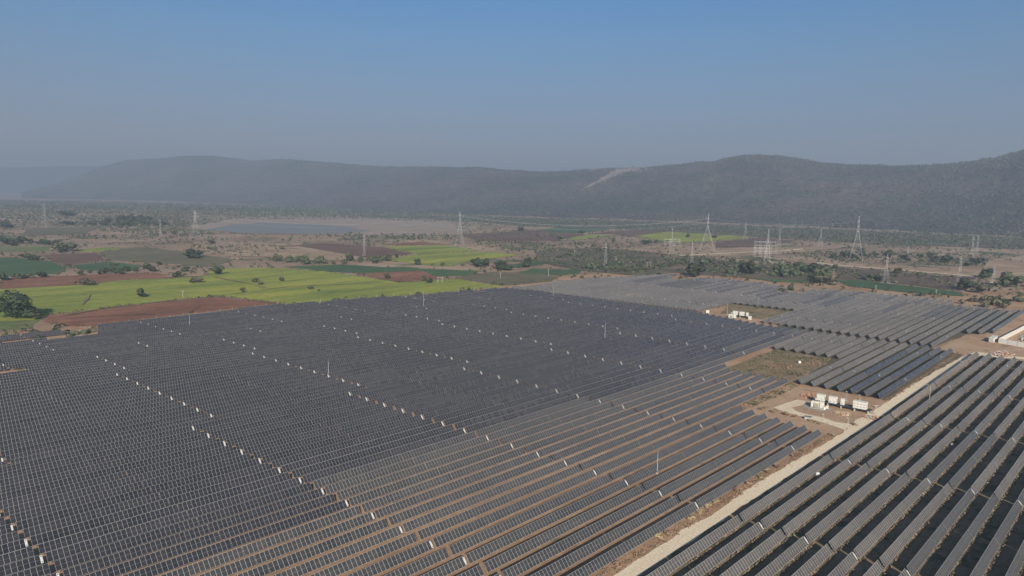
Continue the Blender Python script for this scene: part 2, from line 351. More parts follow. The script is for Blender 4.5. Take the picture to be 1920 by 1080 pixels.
# ---------------------------------------------------------------- hills
def fbm(x,y,s,o=4,z=0.): return noise.fractal((x/s,y/s,z),1.0,2.0,o)
def hill(name,crest,base,kmat,seed,nr=44,step=2.5,rough_=1.):
    cx=[c[0] for c in crest]; 
    xs=np.arange(cx[0],cx[-1]+.1,step)
    cy=np.interp(xs,cx,[c[1] for c in crest]); cd=np.interp(xs,cx,[c[2] for c in crest])
    by=np.interp(xs,[b[0] for b in base],[b[1] for b in base])
    v=[];f=[];nc=nr+8
    for i,x in enumerate(xs):
        d=ray(x,cy[i]); hd=math.hypot(d[0],d[1]); top=CAMC+d/hd*cd[i]; top[2]=max(top[2],8)
        b0=at(x,by[i]); dirn=np.array([d[0],d[1]])/hd; bd=math.hypot(b0.x-CAMC[0],b0.y-CAMC[1]); bz=b0.z-2
        for j in range(nc):
            if j<=nr: t=j/nr; r=bd+(cd[i]-bd)*t; z=bz+(top[2]-bz)*(.22*t+.78*(3*t*t-2*t**3)); amp=(1-t)**.5*t**.6
            else: t=(j-nr)/7.; r=cd[i]+t*1400; z=top[2]*(1-t)-t*8; amp=.3*t
            X=CAMC[0]+dirn[0]*r; Y=CAMC[1]+dirn[1]*r
            z+=amp*rough_*(45*fbm(X,Y,700,3,seed)-62*abs(fbm(X,Y,330,3,seed+5))+14*fbm(X,Y,110,3,seed+9))
            if j==nr: z+=rough_*5.*fbm(X,Y,60,4,seed+3)+rough_*2*noise.noise((X/14,Y/14,seed))
            v.append((X,Y,z))
    for i in range(len(xs)-1):
        for j in range(nc-1): a_=i*nc+j; f.append((a_,a_+nc,a_+nc+1,a_+1))
    me=bpy.data.meshes.new(name); me.from_pydata(v,[],f); me.materials.append(kmat)
    me.polygons.foreach_set('use_smooth',[True]*len(f)); me.update()
    o=link(name,me); tag(o,kind='structure'); return o,xs,np.array(v).reshape(len(xs),nc,3)
mh,nh,bh=mat('forested_hillside',1.)
big=nz(nh,posn(nh,(1,1,2.5)),.0022,5,.6); sm=nz(nh,posn(nh),.045,5,.75); band=nz(nh,posn(nh,(1,1,10)),.003,3,.5)
col=ramp(nh,big,[(.38,(.046,.052,.036)),(.52,(.088,.070,.062)),(.66,(.125,.095,.082))])
col=mix(nh,1.,col,ramp(nh,sm,[(.3,(.35,.35,.36)),(.52,(1,1,1)),(.75,(1.65,1.55,1.45))]),'MULTIPLY')
at_=N(nh,'ShaderNodeAttribute'); at_.attribute_name='scar'
col=mix(nh,at_.outputs['Fac'],col,mix(nh,sm,(.34,.26,.20),(.56,.45,.36)))
nh.links.new(col,bh.inputs['Base Color'])
bpn=N(nh,'ShaderNodeBump'); bpn.inputs['Strength'].default_value=1; bpn.inputs['Distance'].default_value=13; nh.links.new(sm,bpn.inputs['Height']); nh.links.new(bpn.outputs[0],bh.inputs['Normal'])
CREST=[(40,362,8000),(80,352,8000),(120,341,8000),(165,324,8000),(200,310,8000),(240,300,7900),(300,297,7700),(345,292,7500),(400,292,7300),(440,297,7100),(470,301,7000),(530,298,6700),(600,303,6300),(700,311,5900),(780,314,5400),(850,314,5000),(900,313,4700),(950,318,4650),(1000,321,4600),(1060,321,4500),(1100,317,4400),(1160,315,4300),(1230,312,4250),(1290,306,4200),(1340,302,4100),(1370,293,4050),(1400,289,4000),(1460,292,4000),(1510,299,4000),(1570,307,4000),(1640,311,4000),(1720,311,3900),(1790,307,3800),(1840,299,3700),(1880,292,3650),(1920,282,3600),(2000,274,3500),(2150,266,3500),(2300,270,3500)]
BASE=[(40,372),(300,377),(500,384),(700,395),(960,406),(1300,417),(1600,430),(1920,446),(2300,458)]
ho,hxs,hv=hill('hills',CREST,BASE,mh,3.)
# bare landslide scar below the crest, as a mask on the terrain vertices
me=ho.data; att=me.attributes.new('scar','FLOAT','POINT'); S=[at for at in ()]
vals=np.zeros(len(me.vertices)); fv=hv.reshape(-1,3)
SC=[(1196,317,2.),(1160,321,4.5),(1140,331,4.5),(1122,340,2.2),(1092,355,1.2)]
for k,p in enumerate(fv):
    x,y,_=proj(p)
    if 1080<x<1230 and y<362:
        best=0
        for (xa,ya,wa),(xb,yb,wb) in zip(SC,SC[1:]):
            t=max(0,min(1,((x-xa)*(xb-xa)+(y-ya)*(yb-ya))/((xb-xa)**2+(yb-ya)**2)))
            d_=math.hypot(x-xa-t*(xb-xa),y-ya-t*(yb-ya)); best=max(best,1 if d_<(wa+(wb-wa)*t) else 0)
        vals[k]=best*(.65+.35*noise.noise((x/5,y/3,6)))
        if y<322 and noise.noise((x/9,y/4,2))>.12: vals[k]=max(vals[k],.45)
att.data.foreach_set('value',vals)
hill('far_hills',[(-500,322,11300),(-200,316,11300),(0,314,11300),(100,312,11300),(250,311,11300),(420,311,11300),(560,315,11000),(700,330,10500)],[(-500,352),(700,371)],mh,11.,20,12.,.6)

# ---------------------------------------------------------------- solar trackers
MW=1.125; TILT=R_(50); HUB=1.56; HS=1.13
sd=Vector((0,math.cos(TILT),math.sin(TILT))); nd=Vector((0,-math.sin(TILT),math.cos(TILT)))
TUBEC=Vector((0,0,HUB))
def bank_into(mb,x0,n,zone,org=Vector((0,0,0)),uo=0,rise=0.,fx=1.):
    c=org+TUBEC+nd*.14; L=n*MW*fx; s_=sd*HS; rs=Vector((0,0,rise)); t_=nd*.04
    A=[c+Vector((x0,0,0))-s_,c+Vector((x0+L,0,0))-s_+rs,c+Vector((x0+L,0,0))+s_+rs,c+Vector((x0,0,0))+s_]
    mb.face([p+t_ for p in A],zone,[(uo,0),(uo+n,0),(uo+n,1),(uo,1)])
    mb.face(A[::-1],5)
    for i in range(4): p,q=A[i],A[(i+1)%4]; mb.face([p,q,q+t_,p+t_],4)
MODS=[M['mod_clean'],M['mod_grey'],M['mod_brown'],M['mod_vdusty'],M['frame'],M['backs']]
cache={}
def bank_mesh(n,zone):
    if ('b',n,zone) not in cache:
        b=MB(); bank_into(b,0,n,zone); cache['b',n,zone]=b.mesh('panel_bank',MODS)
    return cache['b',n,zone]
def tube_mesh(L):
    k=('t',round(L,1))
    if k not in cache:
        b=MB(); b.tube((0,0,HUB),(L,0,HUB),.07,6); cache[k]=b.mesh('torque_tube',M['frame'])
    return cache[k]
pb=MB(); pb.box((0,0,.73),(.14,.10,1.5)); pb.box((0,0,1.5),(.2,.16,.14)); POST=pb.mesh('post',M['frame'])
pl=MB(); c_=TUBEC+nd*.19; Mr=Matrix.Rotation(TILT,3,'X')
pl.box(c_,(.50,1.75,.05),0,Mr)
for s_ in (-.62,.62):
    o_=c_+sd*s_+nd*.03; pl.tube(o_,o_+nd*.05,.11,8,1)
PLATE=pl.mesh('end_plate',[M['plate'],M['dark']])

def yk(k): return 5.578*k if k<=28 else 5.578*28+ (k-28)*(165.6-156.18)/2 if k<=30 else 165.6+5.56*(k-30)-(k-30)*.02
def lat(k):   # lattice shift of the drive gaps from block to block
    return 0. if k<=28 else 11. if k<=46 else 18. if k<=54 else 46. if k<=59 else 8.5
def inter(poly,y):
    xs=[]
    for (x1,y1),(x2,y2) in zip(poly,poly[1:]+poly[:1]):
        if (y1<=y)!=(y2<=y): xs.append(x1+(y-y1)*(x2-x1)/(y2-y1))
    xs.sort(); return list(zip(xs[::2],xs[1::2]))
NORTH_PX=[(-80,652),(0,646),(133,636),(184,629),(184,612),(390,590),(396,588),(520,574),(620,566),(800,554),(940,542),(1010,536),(1050,528),(1150,521),(1270,515),(1258,520),(1262,527),(1310,522),(1340,523),(1440,533),(1468,541),(1450,548),(1500,550),(1510,545),(1560,545),(1640,551),(1788,565)]
nb=[tuple(at(x,y,.9)[:2]) for x,y in NORTH_PX]
outer=nb+[(531,42),(534,-1),(548,-8.5),(-300,-8.5),(-300,nb[0][1]+20)]
def intervals(k):
    y=yk(k); out=[]
    for a_,b2 in inter(outer,y):
        segs=[(a_,b2)]
        def cut(c0,c1):
            r=[]
            for s0,s1 in segs:
                if c1<=s0 or c0>=s1: r.append((s0,s1))
                else:
                    if s0<c0: r.append((s0,c0))
                    if c1<s1: r.append((c1,s1))
            return r
        if k<0: segs=cut(-400,424)
        elif k<=6: segs=cut(153+1.4*k,220)
        elif k<=13: segs=cut(219 if k<13 else 226,284)
        if k==0: segs=cut(346,414)
        elif k==1: segs=cut(346,411)
        elif 2<=k<=20: segs=cut(345.5,350+.35*k)
        elif k<=29: segs=cut(346+(k-20)*1.6,420 if k<=29 else 372)
        else: segs=cut(362,367)
        if k in (53,54): segs=cut(-400,-13)
        out+=segs
    return [s for s in out if s[1]-s[0]>6]
def zone_of(k,X,y):
    nv=noise.noise((X/150,k/6,3.3)); n2=noise.noise((X/90+7,k/1.3,9.1))
    if k<-50: # right field
        j=-100-k
        if j==0 and 215<X<345: return 3
        return 2 if nv+n2*.4>-.38 else 1
    if 352<X: return 2 if X<470 or n2>-.1 else 1
    if X>219 and 0<=k<=3: return 0 if (k,int(X/64)) in ((3,4),(2,3),(1,4),(0,3),(0,4)) else 1
    if X>219 and k<=13: return 2
    b=15.5 if X>-20 else 12.
    if k>b+22: return 0
    return 0 if (k-b)*.16+n2*.75+nv*.4>0 else 1
units=[]   # (X0,X1,Y,k,idx,plate,gapmid)
def add_row(k,Y,x0,x1,off,par):
    i0=math.floor((x0-off)/64.5)
    i=i0
    while True:
        b0=off+64.5*i; b1=b0+64.5
        s0=max(x0,b0+.80); s1=min(x1,b1-.32)
        if s1-s0>4: units.append((s0,s1,Y,k,i,par and (b1<x1+1),b0+32.2))
        if b1>=x1: break
        i+=1
for k in range(-1,75):
    for x0,x1 in intervals(k): add_row(k,yk(k),x0,x1,lat(k),k%2==0)
for k in (69,70): add_row(k,yk(k)+1.5,-200,29,8.5,False)
for j in range(0,30):
    add_row(-100-j,-12.3-5.63*j,-260,346.,0.,j%2==1)
# rank by size in the photograph
def vis(u):
    x0,x1,Y=u[:3]; A=0.; n=12; near=0
    for q in range(n):
        x=x0+(x1-x0)*(q+.5)/n; z=zt(x,Y)+HUB
        c=np.array([x,Y,z]); px,py,d=proj(c)
        if d<5: continue
        if -420<px<2300 and py<1420: near=1
        e1=proj(c+np.array([1,0,0])); e2=proj(c+np.array([0,sd.y,sd.z]))
        ar=abs((e1[0]-px)*(e2[1]-py)-(e1[1]-py)*(e2[0]-px))*2.28*(x1-x0)/n
        if -20<px<1940 and -20<py<1095: A+=ar
    return A,near
cand=[]
for u in units:
    A,nr_=vis(u)
    xm=(u[0]+u[1])/2; px,py,d=proj((xm,u[2],1.5))
    if A>0: cand.append((A,u))
    elif nr_: cand.append((0.,u))
cand.sort(key=lambda c:-c[0])
things=[c for c in cand[:300] if c[0]>0]; rest=cand[len(things):]
ORD=['first','second','third','fourth','fifth','sixth','seventh','eighth','ninth','tenth','eleventh','twelfth','thirteenth','fourteenth','fifteenth','sixteenth','seventeenth','eighteenth','nineteenth','twentieth']
def ordn(n):
    if n<20: return ORD[n]
    t=['','','twenty','thirty','forty','fifty','sixty','seventy'][(n+1)//10]; r=(n+1)%10
    return (t+'-'+ORD[r-1]) if r else {'twenty':'twentieth','thirty':'thirtieth','forty':'fortieth','fifty':'fiftieth','sixty':'sixtieth','seventy':'seventieth'}[t]
def terr_pitch(x0,x1,Y): return math.atan2(zt(x1,Y)-zt(x0,Y),x1-x0)
def split(u):
    x0,x1,Y,k,i,plate,mid=u
    if x0<mid-12 and x1>mid+12: sp_=[(x0,mid-.1),(mid+.1,x1)]
    else: sp_=[(x0,x1)]
    out=[]
    for a_,b2 in sp_:
        n=max(1,round((b2-a_)/MW)); out.append((a_,n,(b2-a_)/(n*MW)))
    return out
rows={}
for A,u in things: rows.setdefault(u[3],[]).append(u)
POSTO=link('post',POST); protos={}
from itertools import count
def ocopy(name,me,parent,loc):
    o=bpy.data.objects.new(name,me); sc.collection.objects.link(o); o.parent=parent; o.location=loc; return o
for k,us in rows.items():
    us.sort(key=lambda u:u[0])
    segs=[]
    for q,u in enumerate(us):
        x0,x1,Y,_,i,plate,mid=u
        zm=zt(x0,Y); L=x1-x0
        e_=empty('solar_tracker',(x0,Y,zm)); e_.rotation_euler=(0,-terr_pitch(x0,x1,Y),0)
        z_=zone_of(k,(x0+x1)/2,Y)
        col=('light brown dusty' if z_==3 else 'brownish dusty' if z_==2 else 'grey dusty' if z_==1 else 'dark charcoal')
        if k<=-100: lab=f"{col} panels, {ordn(-100-k)} row right of dirt road, {ordn(q)} section from left end"
        elif x0>350: lab=f"{col} panels, far right block, {ordn(k+1)} row from near edge, {ordn(q)} section from left"
        elif x0>219 and k<=13: lab=f"{col} panels, block behind white cabinets, {ordn(k)} row from road, {ordn(q)} section from left"
        else: lab=f"{col} panels, {ordn(k)} row left of dirt road, {ordn(q)} section from left end"
        tag(e_,lab,'solar panels','solar panel rows right of the road' if k<=-100 else 'solar panel rows left of the road')
        e_.rotation_euler.x=R_(rnd.uniform(-1.3,1.3))
        for (a_,n,fx) in split(u):
            bo=ocopy('panel_bank',bank_mesh(n,z_),e_,(a_-x0,0,0)); bo.scale=(fx,1,1)
        ocopy('torque_tube',tube_mesh(round(L,1)),e_,(0,0,0))
        npst=max(2,int(L/8)+1)
        for p_ in range(npst): ocopy('post',POST,e_,(.8+(L-1.6)*p_/(npst-1),0,-zm*0))
        if plate: ocopy('end_plate',PLATE,e_,(L+.08,0,0))
bpy.data.objects.remove(POSTO)
rb=MB()
for qi,(A,u) in enumerate(rest):
    x0,x1,Y,k,i,plate,mid=u; z_=zone_of(k,(x0+x1)/2,Y)
    for (a_,n,fx) in split(u):
        bank_into(rb,a_,n,z_,Vector((0,Y,zt(a_,Y))),qi*80+(40 if a_>x0 else 0),zt(a_+n*MW*fx,Y)-zt(a_,Y),fx)
    zz=zt((x0+x1)/2,Y)
    if A>0:
        for p_ in range(4): rb.box((x0+1+(x1-x0-2)*p_/3,Y,zz+.73),(.16,.12,1.5),4)
    rb.tube((x0,Y,zt(x0,Y)+HUB),(x1,Y,zt(x1,Y)+HUB),.07,4,4)
    if plate: rb.box(Vector((x1+.08,Y,zt(x1,Y)))+c_,(.40,1.3,.05),6,Mr)
ro=rb.build('distant_solar_trackers',MODS+[M['plate']])
tag(ro,'distant mass of dark solar panel rows with white end plates reaching the crop fields','solar panels',kind='stuff')
print('units',len(units),'things',len(things),'rest',len(rest))
# ---------------------------------------------------------------- inverter stations
def cabinet(x,y,z,dx,dy,h,label,group,split_rows=False,material='wht'):
    t=empty('inverter_cabinet',(x,y,z)); tag(t,label,'cabinet',group)
    b=MB(); b.box((0,0,h/2),(dx,dy,h)); b.build('housing',M[material],t)
    r=MB(); r.box((0,0,h+.05),(dx+.12,dy+.12,.1)); r.build('roof',M[material],t)
    n=max(1,int(round(dy/1.3)))
    for i in range(n):
        yy=-dy/2+dy*(i+.5)/n; d=MB(); d.box((-dx/2-.02,yy,h*.5),(.04,dy/n-.12,h*.86)); do=d.build('door',M[material],t)
        v=MB()
        if split_rows:
            for zz in (.30,.68): v.box((-dx/2-.05,yy,h*zz),(.03,dy/n*.62,h*.07))
        else: v.box((-dx/2-.05,yy,h*.2),(.03,dy/n*.16,h*.30)); v.box((-dx/2-.05,yy+dy/n*.3,h*.55),(.03,.07,.3))
        v.build('vent',M['blue_dark'],do)
    s=MB()
    for zz in (.35,.6): s.box((0,-dy/2-.015,h*zz),(dx*.6,.03,.25))
    s.build('side_louvre',M['blue_dark'],t); return t
def platform(x,y0,y1,z,h,label):
    t=empty('equipment_platform',(x,(y0+y1)/2,z)); tag(t,label,'platform','raised equipment platforms')
    L=y1-y0; d=MB(); d.box((0,0,h),(3.4,L,.22)); d.build('deck',M['dark'],t)
    n=max(3,int(L/4.5)+1)
    for i in range(n):
        for sx in (-1.35,1.35): l=MB(); l.box((sx,-L/2+.5+(L-1)*i/(n-1),(h-.11)/2),(.5,.5,h-.11)); l.build('leg',M['conc'],t)
    r=MB()
    for i in range(n*2): r.tube((1.6,-L/2+.1+(L-.2)*i/(2*n-1),h+.1),(1.6,-L/2+.1+(L-.2)*i/(2*n-1),h+1.1),.03)
    for zz in (.6,1.1): r.tube((1.6,-L/2,h+zz),(1.6,L/2,h+zz),.03)
    r.build('railing',M['frame'],t)
    s=MB()
    for i in range(5): s.box((0,-L/2-.2-.28*i,h-.2-.25*i),(1.2,.3,.06))
    s.build('steps',M['frame'],t)
def transformer(x,y,z,label):
    t=empty('power_transformer',(x,y,z)); t.scale=(.87,.87,.87); tag(t,label,'transformer')
    b=MB(); b.box((0,0,.15),(3.6,5.6,.3)); b.build('plinth',M['conc'],t)
    b=MB(); b.box((.3,0,1.7),(1.9,2.6,2.8)); b.box((.3,0,3.15),(2.05,2.75,.12)); b.build('tank',M['cream'],t)
    for sy in (-1,1):
        r=MB()
        for i in range(9): r.box((-1.2+.32*i,sy*2.05,1.75),(.09,1.1,2.5))
        for zz in (.75,2.8): r.tube((-1.3,sy*2.05,zz),(1.5,sy*2.05,zz),.09,6)
        r.build('radiator',M['wht'],t)
    r=MB()
    for i in range(7): r.box((-1.15,-1.0+.33*i,1.5),(.9,.08,2.0))
    r.build('radiator',M['cream'],t)
    c=MB(); c.tube((.9,-1.3,3.75),(.9,1.5,3.75),.42,12); c.box((.9,0,3.35),(.15,1.6,.3)); c.build('conservator',M['wht'],t)
    for i in (-.8,0,.8):
        u=MB(); u.tube((-.1,i,3.2),(-.1,i,4.0),.12,8,r2=.05)
        for q in range(4): u.tube((-.1,i,3.3+.15*q),(-.1,i,3.36+.15*q),.19,8)
        u.build('bushing',M['dark'],t)
def station(ox,oy,zz,big,w):
    transformer(189.4+ox,14.2+oy,zz,f'cream and white oil transformer with cooling fins {w}')
    platform(197+ox,(-3.8 if big else 5)+oy,18+oy,zz,1.25,f'dark raised deck on white legs carrying the white cabinets {w}')
    z=zz+1.36
    cabinet(197+ox,15.6+oy,z,2.1,2.9,2.5,f'white cabinet with three doors, farthest from the large one {w}' if big else f'white cabinet nearest the transformer {w}','white inverter cabinets')
    cabinet(197+ox,10.8+oy,z,2.1,2.9,2.5,f'white cabinet in the middle of the deck, second from transformer end {w}','white inverter cabinets')
    cabinet(197+ox,7.0+oy,z,1.4,1.3,2.4,f'narrow white cabinet with a single door {w}','white inverter cabinets')
    if big: cabinet(196.8,.2,z,2.4,4.9,2.7,'largest white cabinet with two rows of vents beside the road','white inverter cabinets',True)
    else: cabinet(193+ox,3.2+oy,zz,1.6,1.8,2.2,f'small white box standing alone {w}','white inverter cabinets')
station(0,0,zt(195,8)+.02,True,'beside the dirt road')
station(173,121.5,zt(368,135),False,'in the far clearing')
def small_box(name,px,py,s,label,cat,mt='wht'):
    p=at(px,py); t=empty(name,p,.3); tag(t,label,cat)
    b=MB(); b.box((0,0,s[2]/2),s); b.build('housing',M[mt],t)
    b=MB(); b.box((0,0,s[2]+.06),(s[0]+.2,s[1]+.2,.12)); b.build('lid',M['blue_dark'] if mt=='conc' else M[mt],t)
small_box('kiosk',1327,587,(1.8,2.,2.),'small white kiosk at the left corner of the far clearing','kiosk')
small_box('utility_box',1515,786,(1.6,2.4,1.),'small grey box with dark lid beside the side road','box','conc')
for px,py,lb in ((1546,768,'low white box at the near foot of the cream transformer'),(1551,766,'low white box between transformer and deck')): small_box('junction_box',px,py,(.8,.8,1.),lb,'box')
def tank(px,py,r,lb):
    p=at(px,py); t=empty('water_tank',p); tag(t,lb,'tank')
    b=MB()
    prof=[(r*.95,0),(r,.15*r),(r,1.1*r),(r*.8,1.5*r),(r*.3,1.75*r)]
    for (r1,z1),(r2,z2) in zip(prof,prof[1:]): b.tube((0,0,z1),(0,0,z2),r1,12,r2=r2)
    b.build('shell',M['wht'],t); b=MB(); b.tube((0,0,1.74*r),(0,0,1.9*r),r*.3,10); b.build('cap',M['blue_dark'],t)
tank(1533,892,.65,'white domed tank standing between the first two rows right of road')
tank(1785,836,.5,'small white tank in the dark gap between right hand rows')
tank(1499,681,.75,'white round tank alone in the weedy clearing')
def gear_wall(pts,h,label,dx):
    t=empty('boundary_wall',(pts[0][0],pts[0][1],zt(*pts[0]))); tag(t,label,'wall')
    z0=zt(*pts[0])
    for (x0,y0),(x1,y1) in zip(pts,pts[1:]):
        L=math.hypot(x1-x0,y1-y0); n=int(L/dx)
        for i in range(n):
            a_=((x0+(x1-x0)*i/n)-pts[0][0],(y0+(y1-y0)*i/n)-pts[0][1]); c=((x0+(x1-x0)*(i+1)/n)-pts[0][0],(y0+(y1-y0)*(i+1)/n)-pts[0][1])
            mm=Matrix.Rotation(math.atan2(c[1]-a_[1],c[0]-a_[0]),3,'Z'); zz=zt(pts[0][0]+a_[0],pts[0][1]+a_[1])-z0
            b=MB(); b.box(((a_[0]+c[0])/2,(a_[1]+c[1])/2,zz+h/2),(dx-.12,.08,h),0,mm); b.build('wall_panel',M['wht'],t)
            b=MB(); b.box((a_[0],a_[1],zz+h/2+.03),(.16,.2,h+.06),0,mm); b.build('wall_post',M['conc'],t)
gear_wall([(378,-62),(394.3,-13.6),(500,-20)],2.8,'white panelled wall enclosing a stone heap at the right edge',5.)
t=empty('shipping_container',(392.2,-10.2,zt(392,-10))); tag(t,'grey white steel container beside the corner of the white wall','container')
b=MB(); b.box((6,0,1.4),(12,2.4,2.6)); b.build('body',M['frame'],t)
b=MB()
for i in range(30): b.box((.3+i*.4,-1.22,1.4),(.16,.05,2.3)); b.box((.3+i*.4,1.22,1.4),(.16,.05,2.3))
b.build('corrugation',M['wht'],t)
for s_ in (-.58,.58): b=MB(); b.box((-.03,s_,1.4),(.05,1.1,2.4)); b.build('door',M['conc'],t)
b=MB(); b.box((6,0,2.75),(12.1,2.5,.1)); b.build('roof',M['wht'],t)
def heap(name,cx,cy,rx,ry,h,n,s,mt,label,cat,seed):
    r=random.Random(seed); b=MB()
    for i in range(n):
        a_=r.uniform(0,6.283); q=math.sqrt(r.random()); x=cx+rx*q*math.cos(a_); y=cy+ry*q*math.sin(a_); z=zt(x,y)+h*(1-q)*r.uniform(.5,1)+s*.2
        k=s*r.uniform(.5,1.4); b.box((x,y,z),(k,k*r.uniform(.5,1),k*r.uniform(.3,.8)),r.randint(0,len(mt)-1),Matrix.Rotation(r.uniform(0,3),3,Vector((r.random(),r.random(),r.random()+.1)).normalized()))
    o=b.build(name,mt); tag(o,label,cat); return o
heap('stone_heap',425,-38,30,18,2.,900,1.3,[M['rock'],M['conc']],'grey blue heap of stones inside the white walled yard','stone heap',1)
p=at(1880,664); heap('brick_pile',p.x,p.y,9,5,1.,220,.7,[M['brick'],M['conc']],'reddish pile of broken bricks in front of white wall','brick pile',2)
p=at(1640,776); heap('brick_pile',190.5,-6.5,3,3.5,.7,110,.5,[M['brick'],M['conc']],'reddish scattered bricks beside the largest white cabinet','brick pile',3)
heap('spoil_pile',188,4,2.6,3.2,.6,90,.6,[M['padsoil'],M['conc']],'loose tan rubble in front of the raised deck','rubble',4)
heap('spoil_pile',205,24,5,3,.5,90,.5,[M['brick'],M['padsoil']],'reddish rubble line behind the white cabinets','rubble',5)
# ---------------------------------------------------------------- masts and poles
def mast(px,py,top,label,group,r=.09,name='lightning_mast',lamp=False):
    p=at(px,py); h=(py-top)*depth(p)/F; t=empty(name,p); tag(t,label,'mast' if not lamp else 'lamp post',group)
    b=MB(); b.tube((0,0,.3),(0,0,h),r,6,r2=r*.6); b.build('pole',M['steel'],t)
    b=MB(); b.box((0,0,.2),(.5,.5,.4)); b.build('base',M['conc'],t)
    if lamp: b=MB(); b.tube((0,0,h),(-.9,0,h+.1),.05); b.box((-1.0,0,h+.12),(.6,.3,.14)); b.build('lamp_head',M['wht'],t)
    else: b=MB(); b.tube((0,0,h),(0,0,h+1.2),.03); b.build('rod',M['steel'],t)
for px,py,tp,lb in ((1232,889,844,'thin grey mast among rows near the bottom centre right'),(616,706,678,'thin grey mast at a white plate in the middle left'),(1134,640,607,'thin grey mast in the dark blue rows at centre'),(1037,560,535,'thin mast at the border of dark and grey rows'),(794,580,546,'thin mast near the mustard field edge'),(356,614,591,'thin mast at the top left edge of the panels'),(1742,757,727,'thin pale mast beside the road on the right'),(1421,573,561,'short mast behind the far clearing'),(1363,594,570,'thin mast at left of the far white cabinets')):
    mast(px,py,tp,lb,'lightning masts',.13)
for px,py,tp,lb in ((1544,789,776,'lamp post in front of the cream transformer'),(1590,793,783,'lamp post in front of the loose rubble'),(1587,752,733,'lamp post behind the narrow white cabinet'),(1612,750,740,'lamp post behind the largest white cabinet')):
    mast(px,py,tp,lb,'lamp posts by the cabinets',.08,'lamp_post',True)
def upole(px,py,tp,label,name='utility_pole',n=1):
    p=at(px,py); h=(py-tp)*depth(p)/F; t=empty(name,p,.7); tag(t,label,'pole','pale utility poles')
    for i in range(n): b=MB(); b.tube((0,i*4.,0),(0,i*4.,h),.22,6,r2=.14); b.build('pole',M['conc'],t)
    b=MB(); b.box((0,(n-1)*2.,h*.92),(.15,2.2+4.*(n-1),.18)); b.build('crossarm',M['conc'],t)
for a_ in ((938,523,511,'pale pole in the sparse brown field'),(1028,518,505,'pale pole at the edge of the dark green field'),(829,531,519,'pair of pale poles standing in the mustard field','utility_pole',2),(1220,503,491,'double pale pole in a grassy gap of the scrub','utility_pole',2),(1155,490,481,'small pale pole within the scrub'),(1077,478,469,'small pale pole left in the scrub'),(1755,552,543,'small pale pole on the green strip at right'),(1642,543,535,'small pale pole at the left end of green strip'),(343,557,545,'small pole in the left mustard field'),(1642,765,760,'short pale marker post where the roads meet')): upole(*a_)
def fence(pts,step,h,label):
    W=[at(*p) for p in pts]; t=empty('wire_fence',W[0]); tag(t,label,'fence','wire fences around the plant')
    wb=MB(); prev=None
    for p,q in zip(W,W[1:]):
        n=max(1,int((q-p).length/step))
        for i in range(n):
            c=p+(q-p)*i/n; c.z=zt(c.x,c.y); l=c-W[0]
            b=MB(); b.box((l.x,l.y,l.z+h/2),(.15,.15,h)); b.build('fence_post',M['conc'],t)
            if prev is not None:
                for zz in (.6,1.2,1.8): wb.tube(prev+Vector((0,0,zz)),l+Vector((0,0,zz)),.015,3)
            prev=l
    wb.build('wire',M['frame'],t)
fence([(-20,635),(20,634),(133,628),(150,624),(186,612),(390,588),(520,572)],8,2.2,'pale post fence along the red ploughed field')
fence([(520,572),(640,563),(800,552),(945,539),(1010,534)],14,2.4,'pale post fence between mustard field and panels')
fence([(0,647),(120,637),(180,630)],7,1.8,'short post fence below the lone left panel strip')
# ---------------------------------------------------------------- pylons
def pylon(px,py,top,label,bw=.11,rz=.8,arms=3,split_top=False):
    p=at(px,py); h=(py-top)*depth(p)/F; t=empty('transmission_tower',p,rz); tag(t,label,'pylon','steel lattice transmission towers')
    def hw(z):
        f_=z/h
        return h*(bw+(.022-bw)*min(1,f_/.62)) if f_<.62 else h*(.022-(f_-.62)/.38*.014)
    b=MB(); r=.045 if h<40 else .085; lv=[0]; z=0
    while z<h*.97: z+=max(h*.045,hw(z)*1.5); lv.append(min(z,h))
    cs=((-1,-1),(1,-1),(1,1),(-1,1))
    for z0,z1 in zip(lv,lv[1:]):
        a0,a1=hw(z0),hw(z1)
        for i in range(4):
            c,d=cs[i],cs[(i+1)%4]
            b.tube((c[0]*a0,c[1]*a0,z0),(c[0]*a1,c[1]*a1,z1),r,4)
            b.tube((c[0]*a0,c[1]*a0,z0),(d[0]*a1,d[1]*a1,z1),r*.5,3); b.tube((d[0]*a0,d[1]*a0,z0),(c[0]*a1,c[1]*a1,z1),r*.5,3)
            b.tube((c[0]*a1,c[1]*a1,z1),(d[0]*a1,d[1]*a1,z1),r*.5,3)
    b.tube((0,0,h*.97),(0,0,h),r*.6,4)
    b.build('tower_body',M['steel'],t)
    ends=[]
    for q in range(arms):
        f_=.90-.115*q; z=h*f_; al=h*(.085+.02*(q%2)); aw=hw(z)
        c=MB()
        for s_ in (-1,1):
            tip=(0,s_*al,z)
            for sx in (-1,1):
                c.tube((sx*aw,s_*aw,z),tip,r*.6,3); c.tube((sx*aw,s_*aw,z+h*.03),tip,r*.5,3)
            ends.append((s_*al,z-h*.03))
        co=c.build('crossarm',M['steel'],t)
        for s_ in (-1,1):
            i_=MB(); i_.tube((0,s_*al,z),(0,s_*al,z-h*.03),.22,6); i_.build('insulator',M['plate'],co)
    for i in range(4):
        f_=MB(); f_.box((cs[i][0]*hw(0),cs[i][1]*hw(0),.25),(1.2,1.2,.6)); f_.build('footing',M['conc'],t)
    cr,sr=math.cos(rz),math.sin(rz)
    return [Vector((p.x-y*sr,p.y+y*cr,p.z+z)) for y,z in ends]
T1=pylon(367,447,393,'faint tall lattice tower at the left end of lake',.15,-.1)
T2=pylon(862,459,397,'tall lattice tower behind the small mustard fields',.115,-.95)
T3=pylon(1325,471,401,'widest based lattice tower in front of far mustard field',.20,-1.0)
T4=pylon(1605,487,406,'tallest lattice tower on the right beside the bare ground',.14,-1.2)
